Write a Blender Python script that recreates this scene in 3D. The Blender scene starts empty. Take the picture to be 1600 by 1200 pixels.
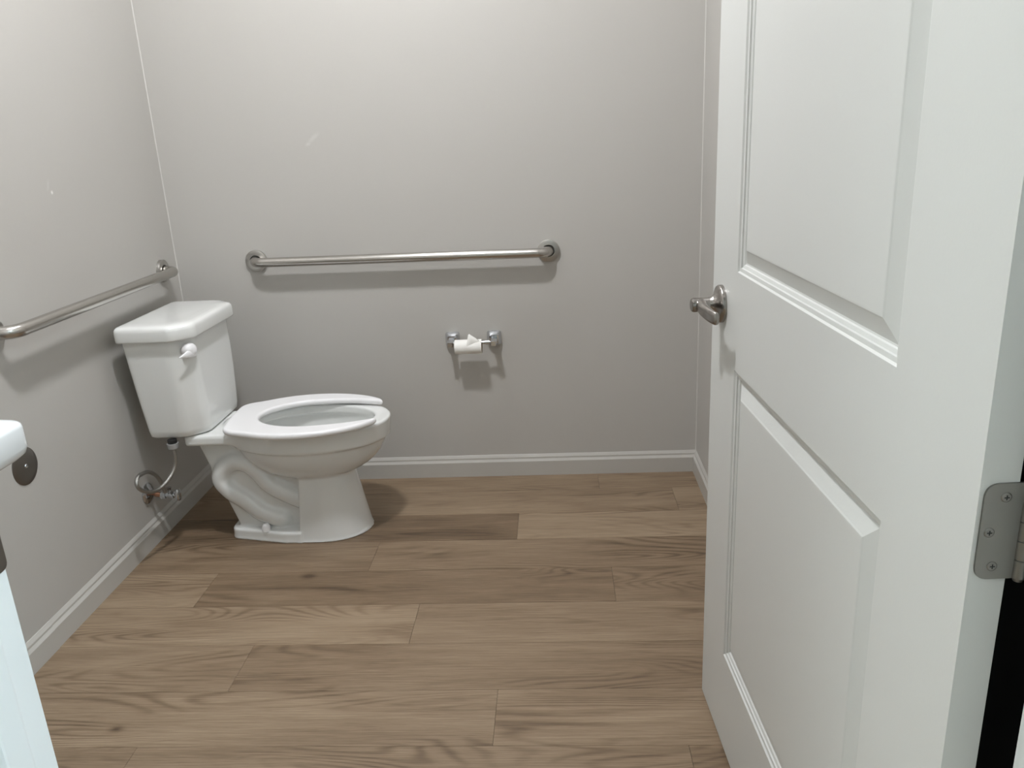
import bpy, bmesh, math, random
import numpy as np
from mathutils import Vector, Matrix

scene = bpy.context.scene
COL = scene.collection
random.seed(7)

# ------------------------------------------------------------------ helpers
def tag(o, label=None, cat=None, group=None, kind=None):
    if label: o['label'] = label
    if cat: o['category'] = cat
    if group: o['group'] = group
    if kind: o['kind'] = kind
    return o

def empty(name, loc, label, cat, group=None):
    o = bpy.data.objects.new(name, None)
    o.empty_display_size = 0.05
    o.location = loc
    COL.objects.link(o)
    return tag(o, label, cat, group)

def world_loc(o):
    v = Vector((0, 0, 0))
    while o is not None:
        v += o.location
        o = o.parent
    return v

def finish(name, me, m, parent=None, smooth=None):
    """mesh given in world coordinates -> linked object, child of parent"""
    if parent is not None:
        me.transform(Matrix.Translation(-world_loc(parent)))
    me.materials.append(m)
    o = bpy.data.objects.new(name, me)
    COL.objects.link(o)
    if parent is not None:
        o.parent = parent
    if smooth is not None:
        for p in me.polygons: p.use_smooth = True
        if smooth < 3.0:
            try:
                me.set_sharp_from_angle(angle=smooth)
            except Exception:
                pass
    return o

def obj(name, bm, m, parent=None, smooth=math.radians(35)):
    bmesh.ops.recalc_face_normals(bm, faces=bm.faces)
    me = bpy.data.meshes.new(name)
    bm.to_mesh(me); bm.free()
    return finish(name, me, m, parent, smooth)

def struct(name, bm, m, parent=None, smooth=None):
    o = obj(name, bm, m, parent, smooth)
    if parent is None: o['kind'] = 'structure'
    return o

def B(): return bmesh.new()

def quad(bm, *pts):
    return bm.faces.new([bm.verts.new(p) for p in pts])

def box(bm, a, b, bevel=0.0, seg=2, M=None):
    a, b = Vector(a), Vector(b)
    r = bmesh.ops.create_cube(bm, size=1.0)
    vs = r['verts']
    c = (a + b) / 2; d = b - a
    for v in vs: v.co = Vector((v.co.x * d.x, v.co.y * d.y, v.co.z * d.z)) + c
    if bevel > 0:
        es = list({e for v in vs for e in v.link_edges})
        rb = bmesh.ops.bevel(bm, geom=es, offset=bevel, segments=seg, affect='EDGES', profile=0.6)
        vs = list({v for f in rb['faces'] for v in f.verts} | {v for v in vs if v.is_valid})
    if M is not None:
        for v in vs: v.co = M @ v.co
    return vs

def frame_of(d):
    d = Vector(d).normalized()
    up = Vector((0, 0, 1)) if abs(d.z) < 0.9 else Vector((1, 0, 0))
    s = d.cross(up).normalized(); t = s.cross(d).normalized()
    return s, t

def lathe(bm, base, axis, prof, n=40):
    """prof = list of (distance along axis, radius)"""
    base = Vector(base); d = Vector(axis).normalized(); s, t = frame_of(d)
    rings = []
    for h, r in prof:
        if r < 1e-6:
            rings.append([bm.verts.new(base + d * h)])
        else:
            rings.append([bm.verts.new(base + d * h + (s * math.cos(2*math.pi*k/n) + t * math.sin(2*math.pi*k/n)) * r) for k in range(n)])
    for A, C in zip(rings, rings[1:]):
        for k in range(n):
            k2 = (k + 1) % n
            if len(A) == 1 and len(C) == 1: continue
            if len(A) == 1: bm.faces.new((A[0], C[k], C[k2]))
            elif len(C) == 1: bm.faces.new((A[k], C[0], A[k2]))
            else: bm.faces.new((A[k], C[k], C[k2], A[k2]))
    return rings

def catmull(pts, per=10, closed=False):
    P = [Vector(p) for p in pts]; out = []
    n = len(P)
    for i in range(n - 1):
        p0 = P[max(i-1, 0)]; p1 = P[i]; p2 = P[i+1]; p3 = P[min(i+2, n-1)]
        for k in range(per):
            t = k / per
            out.append(0.5 * ((2*p1) + (p2-p0)*t + (2*p0-5*p1+4*p2-p3)*t*t + (3*p1-p0-3*p2+p3)*t**3))
    out.append(P[-1])
    return out

def tube(bm, path, r, n=20, cap=True, radii=None):
    path = [Vector(p) for p in path]
    rings = []; prev = None
    for i, p in enumerate(path):
        d = (path[min(i+1, len(path)-1)] - path[max(i-1, 0)]).normalized()
        if prev is None: s, t = frame_of(d)
        else:
            s = (prev - d * prev.dot(d)).normalized(); t = d.cross(s).normalized()
        prev = s
        rr = radii[i] if radii else r
        rings.append([bm.verts.new(p + (s*math.cos(2*math.pi*k/n) + t*math.sin(2*math.pi*k/n))*rr) for k in range(n)])
    for A, C in zip(rings, rings[1:]):
        for k in range(n):
            bm.faces.new((A[k], A[(k+1) % n], C[(k+1) % n], C[k]))
    if cap:
        bm.faces.new(rings[0]); bm.faces.new(rings[-1])
    return rings

def loft(bm, rings, cap0=True, cap1=True):
    R = [[bm.verts.new(p) for p in ring] for ring in rings]
    n = len(R[0])
    for A, C in zip(R, R[1:]):
        for k in range(n):
            bm.faces.new((A[k], A[(k+1) % n], C[(k+1) % n], C[k]))
    if cap0: bm.faces.new(R[0])
    if cap1: bm.faces.new(R[-1])
    return R

def round_poly(corners, per=6):
    """corners: (x, y, radius) -> rounded outline, fixed number of points"""
    out = []; n = len(corners)
    for i in range(n):
        x, y, r = corners[i]
        p = Vector((x, y)); a = Vector(corners[i-1][:2]); c = Vector(corners[(i+1) % n][:2])
        u = (a - p).normalized(); w = (c - p).normalized()
        half = math.acos(max(-1, min(1, u.dot(w)))) / 2
        d = min(r / math.tan(half), (a-p).length*0.48, (c-p).length*0.48)
        s, e = p + u*d, p + w*d
        for k in range(per + 1):
            t = k / per
            out.append((1-t)**2 * s + 2*t*(1-t) * p + t*t * e)
    return out

# ------------------------------------------------------------------ materials
def mat(name):
    m = bpy.data.materials.new(name); m.use_nodes = True
    nt = m.node_tree
    return m, nt, nt.nodes['Principled BSDF']

def simple(name, col, rough, metal=0.0, spec=0.5, coat=0.0, bump=0.0, bscale=400, aniso=None):
    m, nt, p = mat(name)
    p.inputs['Base Color'].default_value = (*col, 1)
    p.inputs['Roughness'].default_value = rough
    p.inputs['Metallic'].default_value = metal
    p.inputs['Specular IOR Level'].default_value = spec
    p.inputs['Coat Weight'].default_value = coat
    p.inputs['Coat Roughness'].default_value = 0.05
    if bump > 0:
        tc = nt.nodes.new('ShaderNodeTexCoord')
        no = nt.nodes.new('ShaderNodeTexNoise'); no.inputs['Scale'].default_value = bscale; no.inputs['Detail'].default_value = 3
        if aniso:
            mp = nt.nodes.new('ShaderNodeMapping'); mp.inputs['Scale'].default_value = aniso
            nt.links.new(tc.outputs['Object'], mp.inputs['Vector']); nt.links.new(mp.outputs['Vector'], no.inputs['Vector'])
        else:
            nt.links.new(tc.outputs['Object'], no.inputs['Vector'])
        bu = nt.nodes.new('ShaderNodeBump'); bu.inputs['Strength'].default_value = bump; bu.inputs['Distance'].default_value = 0.002
        nt.links.new(no.outputs['Fac'], bu.inputs['Height']); nt.links.new(bu.outputs['Normal'], p.inputs['Normal'])
    return m

WALL_C = (0.485, 0.470, 0.445)
def wall_paint(name, spots):
    """satin greige roller paint with a few pale scuffs: spots = (center, along, length, width)"""
    m, nt, p = mat(name)
    N, L = nt.nodes, nt.links
    tc = N.new('ShaderNodeTexCoord')
    no = N.new('ShaderNodeTexNoise'); no.inputs['Scale'].default_value = 260; no.inputs['Detail'].default_value = 2
    L.new(tc.outputs['Object'], no.inputs['Vector'])
    bu = N.new('ShaderNodeBump'); bu.inputs['Strength'].default_value = 0.10; bu.inputs['Distance'].default_value = 0.0015
    L.new(no.outputs['Fac'], bu.inputs['Height']); L.new(bu.outputs['Normal'], p.inputs['Normal'])
    big = N.new('ShaderNodeTexNoise'); big.inputs['Scale'].default_value = 3.0; big.inputs['Detail'].default_value = 4
    L.new(tc.outputs['Object'], big.inputs['Vector'])
    mr = N.new('ShaderNodeMapRange'); mr.inputs['To Min'].default_value = 0.40; mr.inputs['To Max'].default_value = 0.52
    L.new(big.outputs['Fac'], mr.inputs['Value']); L.new(mr.outputs['Result'], p.inputs['Roughness'])
    p.inputs['Specular IOR Level'].default_value = 0.45
    last = None
    for (c, rot, sx, sy, amt) in spots:
        mp = N.new('ShaderNodeMapping'); mp.vector_type = 'TEXTURE'
        mp.inputs['Location'].default_value = c
        mp.inputs['Rotation'].default_value = rot
        mp.inputs['Scale'].default_value = (sx, sx, sy)
        L.new(tc.outputs['Object'], mp.inputs['Vector'])
        ln = N.new('ShaderNodeVectorMath'); ln.operation = 'LENGTH'
        ad = N.new('ShaderNodeVectorMath'); ad.operation = 'ADD'
        n2 = N.new('ShaderNodeTexNoise'); n2.inputs['Scale'].default_value = 60
        L.new(tc.outputs['Object'], n2.inputs['Vector'])
        L.new(mp.outputs['Vector'], ad.inputs[0]); L.new(n2.outputs['Color'], ad.inputs[1])
        sb = N.new('ShaderNodeVectorMath'); sb.operation = 'SUBTRACT'; sb.inputs[1].default_value = (0.5, 0.5, 0.5)
        L.new(ad.outputs[0], sb.inputs[0]); L.new(sb.outputs[0], ln.inputs[0])
        r = N.new('ShaderNodeMapRange'); r.inputs['From Min'].default_value = 0.3; r.inputs['From Max'].default_value = 1.1
        r.inputs['To Min'].default_value = amt; r.inputs['To Max'].default_value = 0.0
        L.new(ln.outputs['Value'], r.inputs['Value'])
        if last is None: last = r.outputs['Result']
        else:
            mx = N.new('ShaderNodeMath'); mx.operation = 'MAXIMUM'
            L.new(last, mx.inputs[0]); L.new(r.outputs['Result'], mx.inputs[1]); last = mx.outputs[0]
    if last is None:
        p.inputs['Base Color'].default_value = (*WALL_C, 1)
    else:
        mix = N.new('ShaderNodeMix'); mix.data_type = 'RGBA'
        mix.inputs['A'].default_value = (*WALL_C, 1); mix.inputs['B'].default_value = (0.85, 0.84, 0.82, 1)
        L.new(last, mix.inputs['Factor']); L.new(mix.outputs['Result'], p.inputs['Base Color'])
    return m

def floor_material():
    m, nt, p = mat('vinyl_oak_planks')
    N, L = nt.nodes, nt.links
    def math_(op, a, b=None):
        n = N.new('ShaderNodeMath'); n.operation = op
        for i, v in enumerate((a, b)):
            if v is None: continue
            if isinstance(v, (int, float)): n.inputs[i].default_value = v
            else: L.new(v, n.inputs[i])
        return n.outputs[0]
    uv = N.new('ShaderNodeAttribute'); uv.attribute_name = 'plank_pos'     # x along plank, y across, z seed
    tone = N.new('ShaderNodeAttribute'); tone.attribute_name = 'plank_tone'
    sep = N.new('ShaderNodeSeparateXYZ'); L.new(uv.outputs['Vector'], sep.inputs[0])
    def noise(sx, sy, sz, scale, detail=4, dist=0.0, rough=0.5):
        mp = N.new('ShaderNodeMapping'); mp.inputs['Scale'].default_value = (sx, sy, sz)
        L.new(uv.outputs['Vector'], mp.inputs['Vector'])
        n = N.new('ShaderNodeTexNoise'); n.inputs['Scale'].default_value = scale; n.inputs['Detail'].default_value = detail
        n.inputs['Distortion'].default_value = dist; n.inputs['Roughness'].default_value = rough
        L.new(mp.outputs['Vector'], n.inputs['Vector'])
        return n.outputs['Fac']
    fine = noise(1.2, 60, 7, 6, 5, 0.2, 0.6)         # pore streaks
    fine2 = noise(5, 190, 7, 4, 3, 0.0, 0.6)
    broad = noise(1.0, 7, 9, 2.2, 3, 0.6)             # soft bands along the board
    # cathedral grain: iso-lines of a stretched noise field
    field = noise(0.75, 5.0, 11, 1.25, 1.5, 0.45, 0.4)
    rings = math_('SINE', math_('MULTIPLY', field, 170.0))
    rings = math_('POWER', math_('ADD', math_('MULTIPLY', rings, 0.5), 0.5), 2.2)
    msk = noise(1.1, 5.5, 13, 1.5, 2)
    mr = N.new('ShaderNodeMapRange'); mr.inputs['From Min'].default_value = 0.45; mr.inputs['From Max'].default_value = 0.62
    L.new(msk, mr.inputs['Value'])
    rings = math_('MULTIPLY', rings, mr.outputs['Result'])
    # knots
    mpv = N.new('ShaderNodeMapping'); mpv.inputs['Scale'].default_value = (1.0, 1.9, 3.0)
    L.new(uv.outputs['Vector'], mpv.inputs['Vector'])
    vo = N.new('ShaderNodeTexVoronoi'); vo.inputs['Scale'].default_value = 1.9; vo.inputs['Randomness'].default_value = 1
    L.new(mpv.outputs['Vector'], vo.inputs['Vector'])
    kn = N.new('ShaderNodeMapRange'); kn.inputs['From Min'].default_value = 0.012; kn.inputs['From Max'].default_value = 0.07
    kn.inputs['To Min'].default_value = 1.0; kn.inputs['To Max'].default_value = 0.0
    L.new(vo.outputs['Distance'], kn.inputs['Value'])
    knot = math_('POWER', kn.outputs['Result'], 2.0)
    v = math_('MULTIPLY', math_('SUBTRACT', fine, 0.5), 0.7)
    pore = N.new('ShaderNodeMapRange'); pore.inputs['From Min'].default_value = 0.56; pore.inputs['From Max'].default_value = 0.74
    L.new(noise(7, 260, 5, 3, 3, 0.0, 0.6), pore.inputs['Value'])
    v = math_('ADD', v, math_('MULTIPLY', math_('SUBTRACT', fine2, 0.5), 0.40))
    v = math_('SUBTRACT', v, math_('MULTIPLY', pore.outputs['Result'], 0.16))
    v = math_('ADD', v, math_('MULTIPLY', math_('SUBTRACT', broad, 0.5), 0.55))
    v = math_('SUBTRACT', v, math_('MULTIPLY', rings, 0.27))
    v = math_('SUBTRACT', v, math_('MULTIPLY', knot, 0.45))
    tcf = N.new('ShaderNodeTexCoord')
    for (kx, ky, kr) in ((.602, -.735, .016), (.34, -1.40, .012)):
        mk = N.new('ShaderNodeMapping'); mk.vector_type = 'TEXTURE'; mk.inputs['Location'].default_value = (kx, ky, 0); mk.inputs['Scale'].default_value = (kr*1.7, kr, 1)
        L.new(tcf.outputs['Object'], mk.inputs['Vector'])
        ln = N.new('ShaderNodeVectorMath'); ln.operation = 'LENGTH'; L.new(mk.outputs['Vector'], ln.inputs[0])
        km = N.new('ShaderNodeMapRange'); km.inputs['From Min'].default_value = 0.15; km.inputs['From Max'].default_value = 1.6
        km.inputs['To Min'].default_value = 1.0; km.inputs['To Max'].default_value = 0.0
        L.new(ln.outputs['Value'], km.inputs['Value'])
        v = math_('SUBTRACT', v, math_('MULTIPLY', math_('POWER', km.outputs['Result'], 2.0), 0.5))
    v = math_('ADD', v, tone.outputs['Fac'])
    ramp = N.new('ShaderNodeValToRGB')
    cr = ramp.color_ramp
    cr.elements[0].position = 0.0; cr.elements[0].color = (0.086, 0.0565, 0.034, 1)
    cr.elements[1].position = 1.0; cr.elements[1].color = (0.41, 0.32, 0.228, 1)
    e = cr.elements.new(0.32); e.color = (0.187, 0.129, 0.081, 1)
    e = cr.elements.new(0.62); e.color = (0.286, 0.21, 0.140, 1)
    L.new(v, ramp.inputs['Fac'])
    L.new(ramp.outputs['Color'], p.inputs['Base Color'])
    rr = N.new('ShaderNodeMapRange'); rr.inputs['To Min'].default_value = 0.50; rr.inputs['To Max'].default_value = 0.36
    L.new(fine, rr.inputs['Value']); L.new(rr.outputs['Result'], p.inputs['Roughness'])
    p.inputs['Specular IOR Level'].default_value = 0.35
    bu = N.new('ShaderNodeBump'); bu.inputs['Strength'].default_value = 0.15; bu.inputs['Distance'].default_value = 0.001
    L.new(math_('ADD', fine, math_('MULTIPLY', rings, -0.4)), bu.inputs['Height']); L.new(bu.outputs['Normal'], p.inputs['Normal'])
    return m

def emit(name, col, s):
    m, nt, p = mat(name)
    p.inputs['Base Color'].default_value = (0.9, 0.9, 0.9, 1)
    p.inputs['Emission Color'].default_value = (*col, 1)
    p.inputs['Emission Strength'].default_value = s
    return m

M_wall_back = wall_paint('wall_paint_back', [((0.566, 0, 1.295), (0, math.radians(50), 0), 0.010, 0.030, 0.14),
                                             ((0.545, 0, 1.275), (0, math.radians(60), 0), 0.008, 0.012, 0.2)])
M_wall_left = wall_paint('wall_paint_left', [((0, -0.674, 1.202), (math.radians(-30), 0, 0), 0.007, 0.020, 0.12),
                                             ((0, -0.662, 1.183), (0, 0, 0), 0.006, 0.006, 0.8)])
M_wall = wall_paint('wall_paint', [])
M_trim = simple('trim_paint', (0.50, 0.485, 0.455), 0.32, bump=0.03)
M_door = simple('door_paint', (0.60, 0.61, 0.595), 0.36, bump=0.04, bscale=300)
M_jamb = simple('jamb_paint', (0.84, 0.86, 0.86), 0.36)
M_ceil = simple('ceiling_paint', (0.60, 0.60, 0.60), 0.9)
M_caulk = simple('caulk', (0.56, 0.545, 0.52), 0.5)
M_cer = simple('vitreous_china', (0.755, 0.765, 0.755), 0.08, spec=0.5, coat=0.4)
M_plastic = simple('seat_plastic', (0.84, 0.835, 0.85), 0.22)
M_sink = simple('sink_ceramic', (0.76, 0.785, 0.80), 0.12, coat=0.3)
M_steel = simple('brushed_steel', (0.52, 0.50, 0.47), 0.25, metal=1.0, bump=0.05, bscale=300, aniso=(0.05, 1, 1))
M_steel2 = simple('satin_steel', (0.48, 0.465, 0.44), 0.33, metal=1.0, bump=0.03, bscale=500)
M_nickel = simple('satin_nickel', (0.34, 0.32, 0.30), 0.24, metal=1.0)
M_leaf = simple('hinge_nickel', (0.27, 0.262, 0.245), 0.40, metal=1.0)
M_plate = simple('cover_plate_steel', (0.24, 0.225, 0.21), 0.35, metal=1.0)
M_chrome = simple('chrome', (0.62, 0.635, 0.66), 0.07, metal=1.0)
M_braid = simple('braided_steel', (0.40, 0.39, 0.37), 0.35, metal=1.0, bump=0.5, bscale=900)
M_copper = simple('copper', (0.52, 0.28, 0.18), 0.30, metal=1.0)
M_black = simple('black_plastic', (0.015, 0.015, 0.015), 0.5)
M_gap_shade = simple('gap_shade_black', (0.006, 0.006, 0.006), 0.85, spec=0.1)  # near-black that imitates deep shade in the hinge gap
M_paper = simple('tissue', (0.88, 0.87, 0.84), 0.95, spec=0.1, bump=0.2, bscale=250)
M_card = simple('card_core', (0.42, 0.33, 0.24), 0.9, spec=0.1)
M_water = simple('bowl_water', (0.45, 0.46, 0.44), 0.03)
M_floor = floor_material()
M_lampbody = simple('lamp_body', (0.85, 0.85, 0.85), 0.4)
M_lamp = emit('lamp_diffuser', (0.985, 1.0, 1.02), 455.0)
M_lamp4 = emit('small_diffuser', (0.985, 1.0, 1.02), 118.0)
M_lamp2 = emit('corridor_diffuser', (0.78, 1.0, 1.13), 50.0)
M_lamp3 = emit('corridor_diffuser_far', (0.90, 1.0, 0.99), 38.0)

# ------------------------------------------------------------------ dimensions
W = 1.91                 # back wall width
H = 2.74                 # ceiling
YF = -2.25               # room face of the doorway wall
YH = YF - 0.12           # corridor face
JL, JR = 0.868, 1.822    # inner faces of the door jambs
HX0, HX1, HY = -1.3, 3.3, -4.0

# ------------------------------------------------------------------ floor
def plank_floor():
    bm = B()
    pos = bm.verts.layers.float_vector.new('plank_pos')
    ton = bm.verts.layers.float.new('plank_tone')
    Wp, Lp, g = 0.1868, 1.232, 0.0004
    edge0 = 0.036
    # (a joint of each row, tones of the planks met from the left) read off the room
    rows = {0: (0.30, {}), 1: (1.797, {}), 2: (1.239, {}), 3: (0.783, {}), 4: (0.305, {}), 5: (0.975, {}),
            6: (0.555, {}), 7: (1.225, {}), 8: (0.42, {})}
    tones = {(1, -1): .50, (1, 0): .56, (1, 1): .62, (2, -1): .30, (2, 0): .64, (3, -1): .46, (3, 0): .42,
             (4, -1): .58, (4, 0): .34, (4, 1): .40, (5, -1): .60, (5, 0): .52, (6, -1): .50, (6, 0): .44,
             (7, -1): .54, (7, 0): .52, (8, -1): .42, (8, 0): .46, (0, 0): .5, (0, -1): .55}
    k = 0
    while True:
        y1 = edge0 - Wp * (k - 0) + (0.0)
        y0 = y1 - Wp
        if y1 < HY: break
        j0 = rows[k][0] if k in rows else random.uniform(0, Lp)
        n0 = math.floor((HX0 - j0) / Lp); n1 = math.ceil((HX1 - j0) / Lp)
        for n in range(n0, n1):
            xa, xb = j0 + n*Lp, j0 + (n+1)*Lp
            base = 0.0
            tn = tones.get((k, n), random.uniform(.36, .60))
            sd = random.uniform(0, 50)
            off = random.uniform(0, 9)
            a0, a1 = max(xa, HX0) + g, min(xb, HX1) - g
            b0, b1 = max(y0, HY) + g, min(y1, 0.0) - g
            if a1 <= a0 or b1 <= b0: continue
            vs = []
            for (x, y) in ((a0, b0), (a1, b0), (a1, b1), (a0, b1)):
                v = bm.verts.new((x, y, 0)); v[pos] = (x - xa + off, y - y0, sd); v[ton] = tn; vs.append(v)
            bm.faces.new(vs)
            # bevelled seam skirts going down into the joints
            for i in range(4):
                p, q = vs[i], vs[(i+1) % 4]
                lo = []
                for s in (q, p):
                    v = bm.verts.new((s.co.x, s.co.y, -0.004)); v[pos] = s[pos]; v[ton] = tn - 0.12; lo.append(v)
                bm.faces.new((p, q, lo[0], lo[1]))
        k += 1
    vs = [bm.verts.new(p) for p in ((HX0, HY, -0.004), (HX1, HY, -0.004), (HX1, 0.0, -0.004), (HX0, 0.0, -0.004))]
    for v in vs: v[ton] = 0.0
    bm.faces.new(vs)
    me = bpy.data.meshes.new('floor'); bm.to_mesh(me); bm.free()
    o = finish('floor', me, M_floor)
    o['kind'] = 'structure'
plank_floor()

# ------------------------------------------------------------------ room shell
T = 0.10
bm = B(); box(bm, (-T, 0, 0), (W + T, T, H)); struct('wall_back', bm, M_wall_back)
bm = B(); box(bm, (-T, YF, 0), (0, 0, H)); struct('wall_left', bm, M_wall_left)
bm = B(); box(bm, (W, YF, 0), (W + T, 0, H)); struct('wall_right', bm, M_wall)
JT = 0.019
bm = B()
box(bm, (HX0, YH, 0), (JL - JT, YF, H)); box(bm, (JR + JT, YH, 0), (HX1, YF, H)); box(bm, (JL - JT, YH, 2.065), (JR + JT, YF, H))
struct('wall_front', bm, M_wall)
bm = B(); box(bm, (HX0 - T, HY - T, 0), (HX1 + T, HY, H)); struct('wall_corridor', bm, M_wall)
bm = B(); box(bm, (HX0 - T, HY, 0), (HX0, YH, H)); struct('wall_corridor_left', bm, M_wall)
bm = B(); box(bm, (HX1, HY, 0), (HX1 + T, YH, H)); struct('wall_corridor_right', bm, M_wall)
bm = B(); box(bm, (HX0 - T, HY - T, H), (HX1 + T, T, H + 0.08)); struct('ceiling', bm, M_ceil)

# baseboards with a small moulded top
PROF = [(0.0125, 0.0), (0.0125, 0.0575), (0.0122, 0.0590), (0.0090, 0.0640), (0.0066, 0.0680), (0.0064, 0.0740),
        (0.0034, 0.0795), (0.0008, 0.0842), (0.0, 0.085)]
def extr(bm, f0, f1, prof=PROF):
    A = [bm.verts.new(f0(d, z)) for d, z in prof]; C = [bm.verts.new(f1(d, z)) for d, z in prof]
    for i in range(len(prof) - 1):
        bm.faces.new((A[i], A[i+1], C[i+1], C[i]))
bm = B(); extr(bm, lambda d, z: (d, -d, z), lambda d, z: (W - d, -d, z)); struct('baseboard_back', bm, M_trim)
bm = B(); extr(bm, lambda d, z: (d, -d, z), lambda d, z: (d, -1.085, z))
extr(bm, lambda d, z: (d + (0.0012 if d > 0 else 0), -1.085, z), lambda d, z: (d + (0.0012 if d > 0 else 0), YF, z)); struct('baseboard_left', bm, M_trim)
bm = B(); extr(bm, lambda d, z: (W - d, -d, z), lambda d, z: (W - d, YF, z)); struct('baseboard_right', bm, M_trim)
# caulk beads in the two back corners
for nm, sx, x0 in (('trim_1', 1, 0.0), ('trim_2', -1, W)):
    bm = B(); w = 0.0028
    quad(bm, (x0 + sx*w, 0, 0.085), (x0, -w, 0.085), (x0, -w, H), (x0 + sx*w, 0, H))
    struct(nm, bm, M_caulk)

# door frame
def frame_side(xf, s):
    """xf face towards the opening; s = +1 when the opening lies on the +x side"""
    bm = B()
    x0, x1 = sorted((xf - s*JT, xf))
    box(bm, (x0, YH, 0), (x1, YF, 2.065 - JT), 0.0015, 1)
    x0, x1 = sorted((xf, xf + s*0.011))
    box(bm, (x0, YF - 0.041 - 0.034, 0), (x1, YF - 0.041, 2.065 - JT), 0.003, 2)
    return bm
struct('trim_3', frame_side(JL, 1), M_jamb)
struct('trim_4', frame_side(JR, -1), M_jamb)
bm = B(); box(bm, (JL - JT, YH, 2.065 - JT), (JR + JT, YF, 2.065)); struct('trim_5', bm, M_jamb)
# black strip added behind the hinge line to stand in for the gap's shade
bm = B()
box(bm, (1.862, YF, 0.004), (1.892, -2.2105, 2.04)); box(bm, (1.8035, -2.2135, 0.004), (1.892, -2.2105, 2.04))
struct('hinge_gap_shade', bm, M_gap_shade)
# strike plate on the latch-side jamb
t3 = bpy.data.objects['trim_3']
bm = B()
pts = round_poly([(YF - 0.036, 0.916, 0.008), (YF + 0.0015, 0.916, 0.008), (YF + 0.0015, 0.986, 0.008), (YF - 0.036, 0.986, 0.008)], 5)
loft(bm, [[(JL - 0.0005, a, b) for a, b in pts], [(JL + 0.0012, a, b) for a, b in pts]])
sp = obj('strike_plate', bm, M_plate, t3); sp['label'] = 'dark metal strike plate'

# ------------------------------------------------------------------ door (open into the room)
ANG = math.radians(93.54)
HP = Vector((1.76724, -2.22839, 0))
E_ = Vector((math.cos(ANG), math.sin(ANG), 0)); N_ = Vector((E_.y, -E_.x, 0))
def dp(e, n, z): return HP + E_*e + N_*n + Vector((0, 0, z))
DW, DT, DZ0, DZ1 = 0.94, 0.035, 0.012, 2.04
PAN = [(0, 0), (.0025, .0030), (.0085, .0036), (.0095, .0062), (.0145, .0078), (.0160, .0100), (.0185, .0104),
       (.0420, .0024), (.0445, .0012), (.0470, .0010)]
def panel_face(bm, side):
    f = (lambda e, n, z: dp(e, n, z)) if side == 0 else (lambda e, n, z: dp(e, DT - n, z))
    e0, e1 = .171, .775
    zs = [(.228, .846), (1.028, 1.915)]
    def rect(a, b, c, d): quad(bm, f(a, 0, b), f(c, 0, b), f(c, 0, d), f(a, 0, d))
    rect(0, DZ0, e0, DZ1); rect(e1, DZ0, DW, DZ1)
    rect(e0, DZ0, e1, zs[0][0]); rect(e0, zs[0][1], e1, zs[1][0]); rect(e0, zs[1][1], e1, DZ1)
    for (z0, z1) in zs:
        R = []
        for ins, dep in PAN:
            R.append([bm.verts.new(f(a, dep, b)) for a, b in ((e0+ins, z0+ins), (e1-ins, z0+ins), (e1-ins, z1-ins), (e0+ins, z1-ins))])
        for A, C in zip(R, R[1:]):
            for k in range(4): bm.faces.new((A[k], A[(k+1) % 4], C[(k+1) % 4], C[k]))
        bm.faces.new(R[-1])
bm = B()
panel_face(bm, 0); panel_face(bm, 1)
for (ea, za, eb, zb) in ((0, DZ0, 0, DZ1), (DW, DZ0, DW, DZ1), (0, DZ0, DW, DZ0), (0, DZ1, DW, DZ1)):
    quad(bm, dp(ea, 0, za), dp(eb, 0, zb), dp(eb, DT, zb), dp(ea, DT, za))
bmesh.ops.remove_doubles(bm, verts=bm.verts, dist=1e-5)
door = struct('door_1', bm, M_door)
# lever handle
LE, LZ = 0.871, 0.951
def lv(e, n, z): return dp(LE + e, -n, LZ + z)
bm = B()
lathe(bm, dp(LE, 0, LZ), -N_, [(0, .0365), (.006, .0365), (.009, .0345), (.011, .030), (.014, .021), (.020, .0155), (.026, .0138), (.026, 0)], 48)
rose = obj('rose', bm, M_nickel, door); rose['label'] = 'satin nickel round rose'
bm = B()
lathe(bm, lv(0, .024, 0), -N_, [(0, 0), (0, .0138), (.031, .0138), (.0345, .0128), (.036, .0105), (.036, 0)], 40)
# flattened, tapering arm that points back towards the hinges
path = [lv(0.004, .042, 0), lv(-.02, .043, -.001), lv(-.042, .043, -.003), (lv(-.064, .041, -.005)), lv(-.082, .037, -.007), lv(-.094, .033, -.008)]
path = catmull(path, 6)
rings = []
for i, pnt in enumerate(path):
    t = i / (len(path) - 1)
    hn = 0.0115 - 0.0065*t ; hz = 0.0118 + 0.001*math.sin(t*3.1)
    if t > 0.9: q = math.sqrt(max(0, 1 - ((t-0.9)/0.1)**2)); hz *= 0.25 + 0.75*q; hn *= 0.4 + 0.6*q
    rings.append([pnt - N_*(hn*math.copysign(abs(math.cos(a))**.8, math.cos(a))) + Vector((0, 0, hz*math.copysign(abs(math.sin(a))**.8, math.sin(a)))) for a in [2*math.pi*k/24 for k in range(24)]])
loft(bm, rings)
lev = obj('lever', bm, M_nickel, door); lev['label'] = 'satin nickel lever'
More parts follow.
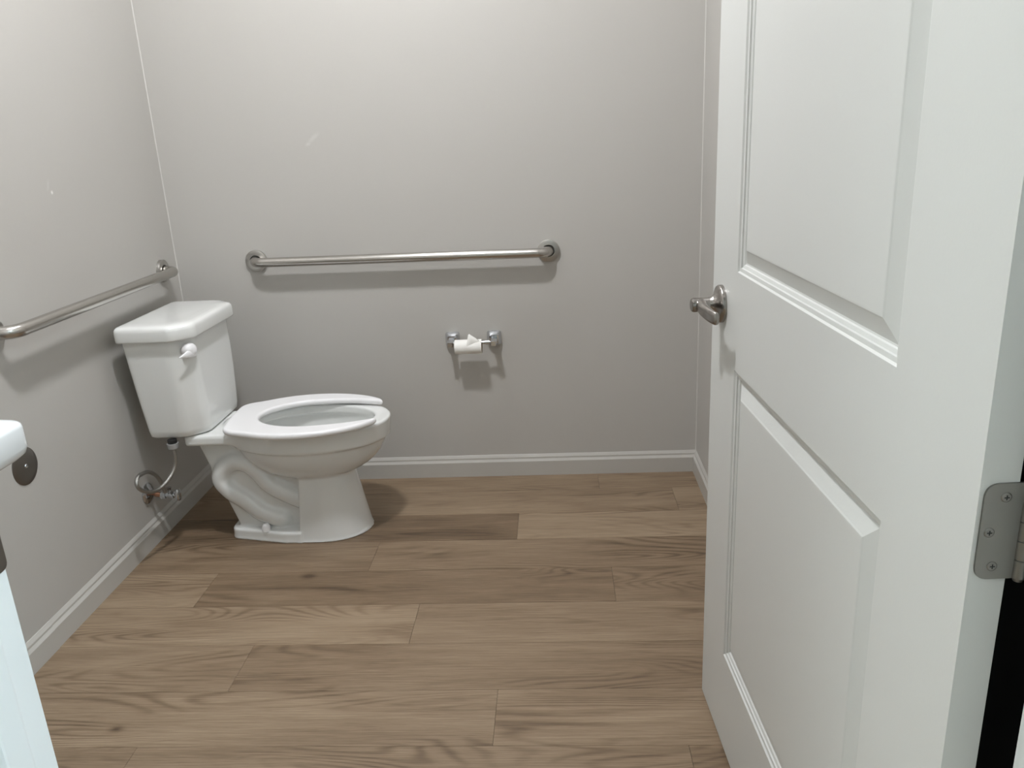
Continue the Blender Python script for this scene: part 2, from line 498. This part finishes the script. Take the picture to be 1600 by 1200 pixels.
# middle hinge: leaf on the door's edge, screws, knuckle
hz0, hz1 = 0.8745, 0.9705
bm = B()
pts = round_poly([(.004, hz0, .014), (.0395, hz0, .001), (.0395, hz1, .001), (.004, hz1, .014)], 8)
loft(bm, [[dp(0.0005, a, b) for a, b in pts], [dp(-.0022, a, b) for a, b in pts]])
hinge = obj('hinge', bm, M_leaf, door); hinge['label'] = 'satin nickel hinge leaf with rounded corners'
for (n, z) in ((.0235, hz1 - .0135), (.0125, (hz0+hz1)/2), (.0195, hz0 + .0135)):
    bm = B()
    lathe(bm, dp(-.0022, n, z), -E_, [(-.001, .0048), (.0003, .0048), (.0008, .0040), (.0009, .0034), (.0007, 0)], 20)
    for a in (0, 1):
        c = dp(-.0030, n, z); u = (N_ if a == 0 else Vector((0, 0, 1))); w = (Vector((0, 0, 1)) if a == 0 else N_)
        quad(bm, c + u*.0024 + w*.0006 - E_*.0002, c - u*.0024 + w*.0006 - E_*.0002, c - u*.0024 - w*.0006 - E_*.0002, c + u*.0024 - w*.0006 - E_*.0002)
    s = obj('screw', bm, M_leaf, hinge)
    s.data.materials.append(M_black)
    for p in s.data.polygons:
        if len(p.vertices) == 4 and p.index >= len(s.data.polygons) - 2: p.material_index = 1
PIN = dp(-.001, .046, 0)
bm = B()
nk = 5; hh = (hz1 - hz0) / nk
for k in range(nk):
    lathe(bm, PIN + Vector((0, 0, hz0 + k*hh)), (0, 0, 1), [(0, 0), (.0002, .0060), (.0008, .0068), (hh-.0008, .0068), (hh-.0002, .0060), (hh, 0)], 24)
lathe(bm, PIN + Vector((0, 0, hz0 - .004)), (0, 0, 1), [(0, 0), (.0005, .004), (.004, .0055)], 20)
obj('knuckle', bm, M_leaf, hinge)

# ------------------------------------------------------------------ SDF tools for the china
class SDF:
    def __init__(s, lo, hi, h):
        s.lo, s.h = np.array(lo, float), h
        s.n = [int(math.ceil((b - a) / h)) + 1 for a, b in zip(lo, hi)]
        ax = [s.lo[i] + h*np.arange(s.n[i]) for i in range(3)]
        s.x = ax[0][:, None, None].astype(np.float32); s.y = ax[1][None, :, None].astype(np.float32); s.z = ax[2][None, None, :].astype(np.float32)
def smin(a, b, k):
    h = np.clip(0.5 + 0.5*(b - a)/k, 0, 1)
    return b*(1-h) + a*h - k*h*(1-h)
def smax(a, b, k): return -smin(-a, -b, k)
def egg(x, y, x0, af, ab, b):
    dx = x - x0; a = np.where(dx > 0, af, ab)
    r = np.sqrt((dx/a)**2 + (y/b)**2) + 1e-6
    g = np.sqrt((dx/a**2)**2 + (y/b**2)**2)/r + 1e-6
    return (r - 1)/np.maximum(g, 0.6/np.maximum(a, b))
def ellipsoid(x, y, z, c, r):
    px, py, pz = x - c[0], y - c[1], z - c[2]
    k0 = np.sqrt((px/r[0])**2 + (py/r[1])**2 + (pz/r[2])**2) + 1e-6
    k1 = np.sqrt((px/r[0]**2)**2 + (py/r[1]**2)**2 + (pz/r[2]**2)**2) + 1e-6
    return k0*(k0-1)/k1
def extrude(d2, z, z0, z1, rd):
    w = np.abs(z - (z0+z1)/2) - (z1-z0)/2
    a, b = d2 + rd, w + rd
    return np.sqrt(np.maximum(a, 0)**2 + np.maximum(b, 0)**2) + np.minimum(np.maximum(a, b), 0) - rd
def rbox(x, y, z, lo, hi, rd):
    q = [np.abs(v - (a+b)/2) - (b-a)/2 + rd for v, a, b in zip((x, y, z), lo, hi)]
    return np.sqrt(sum(np.maximum(v, 0)**2 for v in q)) + np.minimum(np.maximum(np.maximum(q[0], q[1]), q[2]), 0) - rd
def capsule_path(x, y, z, pts, r):
    d = None
    for p, q in zip(pts, pts[1:]):
        p, q = np.array(p), np.array(q); v = q - p
        t = np.clip(((x-p[0])*v[0] + (y-p[1])*v[1] + (z-p[2])*v[2]) / (v@v), 0, 1)
        e = np.sqrt((x-p[0]-v[0]*t)**2 + (y-p[1]-v[1]*t)**2 + (z-p[2]-v[2]*t)**2) - r
        d = e if d is None else np.minimum(d, e)
    return d
def surface_nets(name, f, lo, h, iters=1):
    s = f < 0
    cnt = np.zeros(tuple(n-1 for n in f.shape), np.float32); acc = [np.zeros_like(cnt) for _ in range(3)]
    sl = lambda o, ax: tuple(slice(o[i], f.shape[i] - 1 + o[i]) for i in range(3))
    corners = [(i, j, k) for i in (0, 1) for j in (0, 1) for k in (0, 1)]
    for c in corners:
        for ax in range(3):
            if c[ax]: continue
            c2 = tuple(v + (1 if i == ax else 0) for i, v in enumerate(c))
            fa, fb = f[sl(c, 0)], f[sl(c2, 0)]
            m = (fa < 0) != (fb < 0)
            t = np.where(m, fa/np.where(m, fa - fb, 1), 0)
            cnt += m
            for i in range(3):
                acc[i] += m*(c[i] + (t if i == ax else 0))
    act = cnt > 0
    idx = -np.ones(cnt.shape, np.int64); idx[act] = np.arange(act.sum())
    g = np.argwhere(act).astype(np.float64)
    P = np.stack([acc[i][act]/cnt[act] for i in range(3)], 1) + g
    # one projection step onto the zero level (trilinear)
    def tri(Q):
        Q = np.clip(Q, 0, np.array(f.shape) - 1.001); b = Q.astype(int); t = Q - b; r = 0
        for c in corners:
            w = 1.0
            for i in range(3): w = w*(t[:, i] if c[i] else 1 - t[:, i])
            r = r + w*f[b[:, 0]+c[0], b[:, 1]+c[1], b[:, 2]+c[2]]
        return r
    for _ in range(2):
        v = tri(P); G = np.stack([(tri(P + e) - tri(P - e)) for e in np.eye(3)*0.5], 1)
        n2 = (G**2).sum(1) + 1e-9
        st = (v/n2)[:, None]*G
        ln = np.linalg.norm(st, axis=1, keepdims=True); st *= np.minimum(1, 0.5/np.maximum(ln, 1e-9))
        P = P - st
    quads = []
    for ax in range(3):
        u, w = (ax+1) % 3, (ax+2) % 3
        a = [slice(0, n) for n in f.shape]; b = [slice(0, n) for n in f.shape]
        a[ax] = slice(0, f.shape[ax]-1); b[ax] = slice(1, f.shape[ax])
        ch = s[tuple(a)] != s[tuple(b)]
        e = np.argwhere(ch)
        e = e[(e[:, u] > 0) & (e[:, w] > 0) & (e[:, u] < f.shape[u]-1) & (e[:, w] < f.shape[w]-1)]
        flip = s[tuple(a)][tuple(e.T)]
        def at(du, dw):
            q = e.copy(); q[:, u] -= du; q[:, w] -= dw
            return idx[tuple(q.T)]
        F = np.stack([at(1, 1), at(0, 1), at(0, 0), at(1, 0)], 1)
        F[~flip] = F[~flip][:, ::-1]
        quads.append(F)
    F = np.concatenate(quads)
    me = bpy.data.meshes.new(name)
    V = np.array(lo) + P*h
    me.vertices.add(len(V)); me.vertices.foreach_set('co', V.ravel())
    me.loops.add(F.size); me.loops.foreach_set('vertex_index', F.ravel().astype(np.int32))
    me.polygons.add(len(F)); me.polygons.foreach_set('loop_start', (np.arange(len(F))*4).astype(np.int32))
    me.update(calc_edges=True); me.validate()
    return me

# ------------------------------------------------------------------ toilet
YC = -0.40
toilet = empty('toilet', (0.45, YC, 0), 'white two-piece toilet with an open-front seat, backed against the left wall', 'toilet')
def build_bowl():
    h = 0.0035
    G = SDF((0.16, -0.21, -0.012), (0.86, 0.21, 0.425), h); x, y, z = G.x, G.y, G.z
    # rim band, ledge below it
    shrink = 0.10*np.maximum(0.40 - z, 0)
    rim = extrude(egg(x, y, .55, .279, .27, .183) + shrink, z, .336, .404, .008)
    deck = rbox(x, y, z, (.175, -.126, .356), (.42, .126, .394), .012)
    top = smin(rim, deck, .030)
    bowl = smax(ellipsoid(x, y, z, (.555, 0, .345), (.252, .167, .150)), z - .36, .004)
    zz = np.clip(z, 0, .3)
    b = .1 + .020*(1 - zz/.3); xf = .690 + .042*(1 - zz/.21)
    lip = 0.004*np.exp(-np.maximum(z, 0)/.006)
    ped = smax(egg(x, y, .585, xf - .585, 3.0, b) - lip, (.508 + .075*zz) - x, .006)
    ped = smax(ped, np.maximum(z - .30, -z), .003)
    web = smax(smax(np.abs(y) - .066, (.300 - .33*z) - x, .02), np.maximum(x - .56, np.maximum(z - .385, .02 - z)), .01)
    pts = [(.54, .125), (.485, .150), (.42, .190), (.385, .236), (.352, .268), (.308, .278), (.268, .256), (.252, .214), (.278, .172), (.318, .142), (.345, .117), (.372, .092), (.405, .076), (.440, .066)]
    pts = [(q.x, q.z) for q in catmull([(a, 0, c) for a, c in pts], 4)]
    tr = None
    for sg in (-1, 1):
        t_ = capsule_path(x, y, z, [(a, sg*.064, c) for a, c in pts], .0315)
        tr = t_ if tr is None else np.minimum(tr, t_)
    foot = extrude(smax(np.abs(y) - (.080 + .044*np.clip((x-.265)/.2, 0, 1)), .262 - x, .03) - lip, z, -.003, .039, .009)
    foot = np.maximum(foot, x - .518)
    f = smin(web, tr, .014)
    f = smin(f, foot, .010)
    f = smin(f, ped, .006)
    f = smin(f, bowl, .008)
    f = smin(f, top, .010)
    cav = ellipsoid(x, y, z, (.555, 0, .350), (.212, .136, .128))
    mouth = np.maximum(egg(x, y, .570, .205, .185, .122), .31 - z)
    hollow = smin(smax(cav, z - .372, .008), mouth, .010)
    f = smax(f, -hollow, .010)
    f = np.maximum(f, -z + 0*x + 0*y)
    me = surface_nets('bowl', f.astype(np.float32), G.lo + np.array([0, YC, 0]), h)
    return finish('bowl', me, M_cer, toilet, 3.2)
build_bowl()
def build_seat():
    h = 0.0030
    G = SDF((0.26, -0.225, 0.400), (0.84, 0.225, 0.440), h); x, y, z = G.x, G.y, G.z
    xr, yr = .80 + (x - .80)*math.cos(.085) + y*math.sin(.085), -(x - .80)*math.sin(.085) + y*math.cos(.085)
    x, y = xr, yr
    outer = egg(x, y, .550, .283, .262, .203)
    back = np.sqrt(np.maximum(np.abs(x - .380) - .072 + .05, 0)**2 + np.maximum(np.abs(y) - .142 + .05, 0)**2) - .05
    o2 = smin(smax(outer, .312 - x, .05), back, .03)
    hole = egg(x, y, .575, .290, .175, .127)
    d2 = smax(o2, -hole, .004)
    d2 = smax(d2, x - .797, .012)
    f = extrude(d2, z + 0*x, .4085, .4285, .0085)
    me = surface_nets('seat', f.astype(np.float32), G.lo + np.array([0, YC, 0]), h)
    o = finish('seat', me, M_plastic, toilet, 3.2); o['label'] = 'open-front seat'
build_seat()
# water in the bowl
bm = B(); lathe(bm, (.545, YC, .252), (0, 0, 1), [(0, .092), (0.0005, .09), (.0005, 0)], 40)
for v in bm.verts: v.co.x = .57 + (v.co.x - .57)*1.55
obj('water', bm, M_water, toilet)
# tank
YT = -0.368
def tank_ring(z, x0, x1, yh, ch, cw, r):
    c = [(x0, -yh, .018), (x1 - ch, -yh, r), (x1, -yh + cw, r), (x1, yh - cw, r), (x1 - ch, yh, r), (x0, yh, .018)]
    return [(p.x, YT + p.y, z) for p in round_poly(c, 8)]
TK = dict(b=(.075, .256, .176), t=(.050, .254, .197))
bm = B(); rings = []
for z, ins in ((.394, .014), (.396, .006), (.402, .001), (.42, 0), (.47, 0), (.55, 0), (.63, 0), (.700, 0), (.731, 0)):
    t = (z - .394)/(.731 - .394)
    x0 = TK['b'][0]*(1-t) + TK['t'][0]*t; x1 = TK['b'][1]*(1-t) + TK['t'][1]*t; yh = TK['b'][2]*(1-t) + TK['t'][2]*t
    x1 += 0.004*math.sin(math.pi*t); yh += .004*math.sin(math.pi*t)
    rings.append(tank_ring(z, x0 + ins, x1 - ins, yh - ins, .060, .050, .055))
loft(bm, rings)
obj('tank', bm, M_cer, toilet, math.radians(50))
bm = B(); rings = []
for z, ins in ((.7205, .006), (.722, .001), (.726, 0), (.752, .0005), (.7605, .0022), (.7655, .0065), (.7685, .014), (.7700, .028), (.7710, .05)):
    rings.append(tank_ring(z, .040 + ins*.4, .275 - ins, .214 - ins, .058, .052, .040))
loft(bm, rings)
obj('tank_lid', bm, M_cer, toilet, math.radians(60))
# flush lever at the front corner of the tank
LN = Vector((.86, -.51, 0)); LT = Vector((-.51, -.86, 0)); LC = Vector((.247, -.530, .683))
bm = B()
lathe(bm, LC, LN, [(-.006, .0225), (.008, .0225), (.014, .0205), (.0185, .015), (.0205, .007), (.0208, 0)], 36)
rings = []
for t in [k/16 for k in range(17)]:
    c = LC + LT*(-.014 + .060*t) + LN*(.010 + .006*math.sin(t*2.6)) + Vector((0, 0, -.004 - .008*t))
    hz = max(.0014, .0205*(1 - t)**.85); hx = .0080*(1 - .72*t)
    rings.append([c + LN*(hx*math.cos(a)) + Vector((0, 0, hz*math.sin(a))) for a in [2*math.pi*k/20 for k in range(20)]])
loft(bm, rings)
o = obj('flush_lever', bm, M_plastic, toilet, math.radians(50)); o['label'] = 'small white plastic flush lever'
# floor bolt caps
for sg in (-1, 1):
    bm = B()
    lathe(bm, (.392, YC + sg*.098, .037), (0, 0, 1), [(0, .0145), (.012, .0140), (.020, .0122), (.0245, .008), (.026, 0)], 28)
    obj('bolt_cap', bm, M_plastic, toilet, math.radians(50))

# ------------------------------------------------------------------ water supply below the tank
valve = empty('supply_valve', (0, -.491, .178), 'chrome stop valve on a copper stub low on the left wall below the tank', 'valve')
vy, vz = -.500, .172
bm = B(); lathe(bm, (0, -.491, .180), (1, 0, 0), [(0, .036), (.003, .036), (.008, .031), (.013, .018), (.015, .0085), (.015, 0)], 40)
o = obj('escutcheon', bm, M_chrome, valve)
bm = B(); tube(bm, [(.010, -.491, .180), (.030, -.493, .178), (.056, -.495, .175)], .0082, 20)
o = obj('pipe', bm, M_copper, valve); o['label'] = 'short copper pipe'
bm = B()
lathe(bm, (.050, -.495, .175), (1, -.0, 0), [(0, 0), (0, .0125), (.016, .0125), (.017, .0095), (.022, .0095), (.023, .0120), (.043, .0120), (.044, .0075), (.052, .0075), (.052, 0)], 6)
tube(bm, [(.080, -.495, .178), (.080, -.495, .202)], .0085, 18)
obj('valve_body', bm, M_chrome, valve)
bm = B(); rings = []
for dx, s in ((0, .6), (.002, .9), (.005, 1), (.010, 1), (.013, .92), (.015, .6)):
    rings.append([(.100 + dx, -.495 + .0115*s*math.cos(a), .175 + .021*s*math.sin(a)) for a in [2*math.pi*k/28 for k in range(28)]])
loft(bm, rings)
o = obj('handle', bm, M_chrome, valve); o['label'] = 'oval chrome handle'

hose = empty('supply_hose', (.15, -.51, .38), 'braided steel supply hose looping from the tank to the stop valve', 'hose')
HOSE = [(0.1500, -0.5490, 0.3640),
    (0.1500, -0.5480, 0.3330),
    (0.1450, -0.5500, 0.3030),
    (0.1350, -0.5670, 0.2770),
    (0.1220, -0.5910, 0.2590),
    (0.1120, -0.6230, 0.2530),
    (0.1060, -0.6590, 0.2620),
    (0.1010, -0.6940, 0.2850),
    (0.0980, -0.7070, 0.3090),
    (0.0950, -0.6900, 0.3260),
    (0.0920, -0.6550, 0.3230),
    (0.0900, -0.6140, 0.3110),
    (0.0870, -0.5700, 0.2800),
    (0.0850, -0.5470, 0.2470),
    (0.0820, -0.5300, 0.2160),
    (0.0800, -0.5210, 0.1970)
]
bm = B(); tube(bm, catmull(HOSE, 8), .0063, 14)
obj('braided_tube', bm, M_braid, hose)
hx, hy, hzz = HOSE[0]
bm = B(); lathe(bm, (hx, hy, hzz - .004), (0, 0, 1), [(0, 0), (0, .009), (.005, .0165), (.020, .0185), (.022, .0185), (.022, 0)], 12)
o = obj('coupling_nut', bm, simple('grey_nut', (.33, .33, .33), .4), hose)
bm = B(); lathe(bm, (hx, hy, hzz + .018), (0, 0, 1), [(0, 0), (0, .0145), (.0120, .0145), (.0120, 0)], 24)
obj('shank', bm, M_black, hose)

# ------------------------------------------------------------------ grab bars
def grab_bar(p0, p1, nrm, label):
    p0, p1, nrm = Vector(p0), Vector(p1), Vector(nrm)
    root = empty('grab_bar', (p0 + p1)/2, label, 'grab bar', 'wall grab bars')
    d = (p1 - p0).normalized(); off = .057; r = .017; rb = .042
    path = []
    for k in range(4): path.append(p0 + nrm*(.004 + (off - rb - .004)*k/3))
    for k in range(1, 13):
        a = math.pi/2*k/12
        path.append(p0 + nrm*(off - rb) + d*(rb*(1 - math.cos(a))) + nrm*(rb*math.sin(a)))
    L = (p1 - p0).length
    for k in range(1, 40): path.append(p0 + nrm*off + d*(rb + (L - 2*rb)*k/40))
    for k in range(0, 13):
        a = math.pi/2*(1 - k/12)
        path.append(p1 + nrm*(off - rb) - d*(rb*(1 - math.cos(a))) + nrm*(rb*math.sin(a)))
    for k in range(3, -1, -1): path.append(p1 + nrm*(.004 + (off - rb - .004)*k/3) - nrm*0.0003)
    bm = B(); tube(bm, path, r, 32)
    obj('bar', bm, M_steel, root, math.radians(60))
    for q in (p0, p1):
        bm = B()
        lathe(bm, q, nrm, [(0, .0395), (.009, .0395), (.0115, .0388), (.0125, .037), (.0128, .0215), (.010, .0205), (.006, .020)], 56)
        obj('flange', bm, M_steel2, root)
grab_bar((.3032, 0, .8755), (1.3705, 0, .8705), (0, -1, 0), 'long stainless grab bar on the back wall above the toilet paper holder')
grab_bar((0, -.122, .870), (0, -1.036, .870), (1, 0, 0), 'stainless grab bar on the left wall above the toilet tank')

# ------------------------------------------------------------------ toilet paper holder and roll
tp = empty('toilet_paper_holder', (1.08, 0, .555), 'chrome two-post toilet paper holder on the back wall', 'paper holder')
for sx, X in ((1, 1.0035), (-1, 1.1585)):
    bm = B(); rings = []
    for y, s in ((0, .0265), (-.004, .0268), (-.010, .0262), (-.018, .0225), (-.024, .0185), (-.027, .0165), (-.0275, .008)):
        c = round_poly([(-s, -s, s*.35), (s, -s, s*.35), (s, s, s*.35), (-s, s, s*.35)], 5)
        rings.append([(X + p.x, y, .556 + p.y) for p in c])
    loft(bm, rings)
    rings = []
    for y, s, dx in ((-.020, .0125, 0), (-.045, .0105, 0), (-.082, .0098, 0), (-.0845, .0085, 0)):
        c = round_poly([(-s, -s, s*.3), (s, -s, s*.3), (s, s, s*.3), (-s, s, s*.3)], 4)
        rings.append([(X + p.x - sx*.002, y, .5535 + p.y) for p in c])
    loft(bm, rings)
    obj('post', bm, M_chrome, tp, math.radians(30))
bm = B()
lathe(bm, (1.012, -.073, .5570), (1, 0, 0), [(0, 0), (0, .0048), (.012, .0048), (.012, .0078), (.066, .0078), (.066, .0072), (.122, .0072), (.122, .0088), (.134, .0088), (.134, .0048), (.138, .0048), (.138, 0)], 24)
obj('roller', bm, M_chrome, tp)
rx0, rx1, ry, rz, ro, ri = 1.0185, 1.1175, -.073, .5425, .0262, .0238
roll = empty('toilet_paper_roll', (rx0, ry, rz), 'nearly empty white toilet paper roll on the chrome holder', 'toilet paper')
bm = B()
lathe(bm, (rx0, ry, rz), (1, 0, 0), [(.002, ri), (0, ri + .001), (0, ro - .0015), (.0015, ro), (rx1-rx0-.0015, ro), (rx1-rx0, ro-.0015), (rx1-rx0, ri+.001), (rx1-rx0-.002, ri)], 48)
obj('paper', bm, M_paper, roll)
bm = B()
R0 = lathe(bm, (rx0 + .0005, ry, rz), (1, 0, 0), [(0, ri), (rx1-rx0-.001, ri), (rx1-rx0-.001, ri-.0012), (0, ri-.0012), (0, ri)], 40)
o = obj('core', bm, M_card, roll); o['label'] = 'brown cardboard core'
# loose folded tail: a peaked flap standing on top of the roll
bm = B()
def sheet(P, nu=8):
    """bilinear sheet with a soft curl, 0.6 mm thick"""
    a, b, c, d = [Vector(q) for q in P]
    top = []
    for i in range(nu + 1):
        row = []
        for j in range(nu + 1):
            u, w = i/nu, j/nu
            q = (a*(1-u) + b*u)*(1-w) + (d*(1-u) + c*u)*w
            q += Vector((0, -.004*math.sin(math.pi*u)*math.sin(math.pi*w), .003*math.sin(math.pi*u)))
            row.append(q)
        top.append(row)
    n = (b - a).cross(d - a).normalized()*.0006
    for off in (Vector((0, 0, 0)), n):
        vs = [[bm.verts.new(q + off) for q in row] for row in top]
        for i in range(nu):
            for j in range(nu): bm.faces.new((vs[i][j], vs[i+1][j], vs[i+1][j+1], vs[i][j+1]))
sheet([(1.062, ry - .0255, rz + .0035), (1.1125, ry - .015, rz + .0225), (1.079, ry - .010, rz + .046), (1.071, ry - .014, rz + .047)])
sheet([(1.071, ry - .014, rz + .047), (1.079, ry - .010, rz + .046), (1.1125, ry - .013, rz + .024), (1.080, ry + .004, rz + .0262)])
obj('loose_tail', bm, M_paper, roll)

# ------------------------------------------------------------------ clean-out cover plate
cp = empty('cover_plate', (0, -1.030, .514), 'round steel cover plate on the left wall just beyond the sink corner', 'cover plate')
bm = B(); lathe(bm, (0, -1.030, .514), (1, 0, 0), [(0, .0500), (.0012, .0500), (.0025, .0480), (.0035, .035), (.0035, 0)], 56)
obj('plate', bm, M_plate, cp)
bm = B(); lathe(bm, (.0033, -1.030, .514), (1, 0, 0), [(0, .0062), (.0012, .0060), (.0028, .0045), (.0034, 0)], 24)
obj('screw', bm, M_chrome, cp)

# ------------------------------------------------------------------ wall-hung sink
sink = empty('sink', (0, -1.81, .84), 'white wall-hung sink whose rounded corner shows at the left edge', 'sink')
SC = -1.835
def sring(z, ins, half_f=.235, xf=.452):
    c = [(0.0, -.275 + ins, .004), (.25, -.275 + ins, .05), (xf - ins, -half_f + ins, .035), (xf - ins, half_f - ins, .035), (.25, .275 - ins, .05), (0.0, .275 - ins, .004)]
    return [(p.x, SC + p.y, z) for p in round_poly(c, 8)]
def oval(z, a, b, n):
    return [(.255 + a*math.cos(t), SC + b*math.sin(t), z) for t in [2*math.pi*(k + .5)/n - math.pi*.75 for k in range(n)]]
bm = B()
outer = [sring(.700, .12), sring(.745, .085), sring(.768, .03), sring(.776, .012), sring(.784, .003), sring(.795, 0), sring(.831, .0005), sring(.8365, .002), sring(.8392, .005), sring(.840, .010)]
n = len(outer[0])
# top deck then a bowl sunk into it
def bowlring(z, s):
    ref = sring(z, .05)
    cx, cy = .25, SC
    return [(cx + (q[0]-cx)*s*.86 + .01, cy + (q[1]-cy)*s, z) for q in ref]
outer += [bowlring(.840, 1.0), bowlring(.835, .97), bowlring(.79, .88), bowlring(.745, .6), bowlring(.735, .25)]
loft(bm, outer)
obj('basin', bm, M_sink, sink, math.radians(60))

# ------------------------------------------------------------------ lamps (the fittings hang above the frame)
def lamp(x0, x1, y0, y1, m, label):
    c = empty('ceiling_light', ((x0+x1)/2, (y0+y1)/2, H), label, 'light')
    bm = B(); box(bm, (x0 - .02, y0 - .02, H - .03), (x1 + .02, y1 + .02, H - .001), .006, 2); obj('housing', bm, M_lampbody, c)
    bm = B(); box(bm, (x0, y0, H - .065), (x1, y1, H - .031), .012, 3); obj('diffuser', bm, m, c)
def disc_lamp(x, y, rad, m, label):
    c = empty('ceiling_light', (x, y, H), label, 'light')
    bm = B(); lathe(bm, (x, y, H), (0, 0, -1), [(.0005, rad + .022), (.004, rad + .021), (.009, rad + .010), (.010, rad), (.004, rad)], 48)
    obj('trim_ring', bm, M_lampbody, c)
    bm = B(); lathe(bm, (x, y, H), (0, 0, -1), [(.002, rad - .0005), (.012, rad - .001), (.030, rad*.93), (.046, rad*.78), (.058, rad*.55), (.065, rad*.28), (.067, 0)], 48)
    obj('diffuser', bm, m, c)
disc_lamp(.86, -1.28, .085, M_lamp, 'round ceiling light in the middle of the restroom')
disc_lamp(.82, -.40, .065, M_lamp4, 'smaller round ceiling light near the back wall')
lamp(2.45, 3.05, -3.35, -2.75, M_lamp2, 'square ceiling light in the corridor to the right of the doorway')
lamp(-1.2, -.6, -3.6, -2.9, M_lamp3, 'square ceiling light in the corridor to the left of the doorway')

# ------------------------------------------------------------------ world, camera, view
w = bpy.data.worlds.new('World'); scene.world = w; w.use_nodes = True
w.node_tree.nodes['Background'].inputs['Color'].default_value = (0.8, 0.9, 1.0, 1)
w.node_tree.nodes['Background'].inputs['Strength'].default_value = 0.02

cam = bpy.data.cameras.new('camera'); co = bpy.data.objects.new('camera', cam); COL.objects.link(co)
yaw, pit, rol, f = -0.0627, -0.3058, -0.0495, 1259.14
F = Vector((math.sin(yaw)*math.cos(pit), math.cos(yaw)*math.cos(pit), math.sin(pit)))
R0 = Vector((math.cos(yaw), -math.sin(yaw), 0)); U0 = R0.cross(F)
R = R0*math.cos(rol) + U0*math.sin(rol); U = -R0*math.sin(rol) + U0*math.cos(rol)
co.matrix_world = Matrix(((R.x, U.x, -F.x, 1.3978), (R.y, U.y, -F.y, -2.9019), (R.z, U.z, -F.z, 1.2897), (0, 0, 0, 1)))
cam.sensor_fit = 'HORIZONTAL'; cam.sensor_width = 36; cam.lens = f/1600*36; cam.clip_start = 0.02
scene.camera = co

vs = scene.view_settings
vs.view_transform = 'Standard'; vs.look = 'None'; vs.exposure = 0.0; vs.gamma = 1.0; vs.use_curve_mapping = False
try:
    scene.cycles.max_bounces = 12; scene.cycles.diffuse_bounces = 8
except Exception: pass
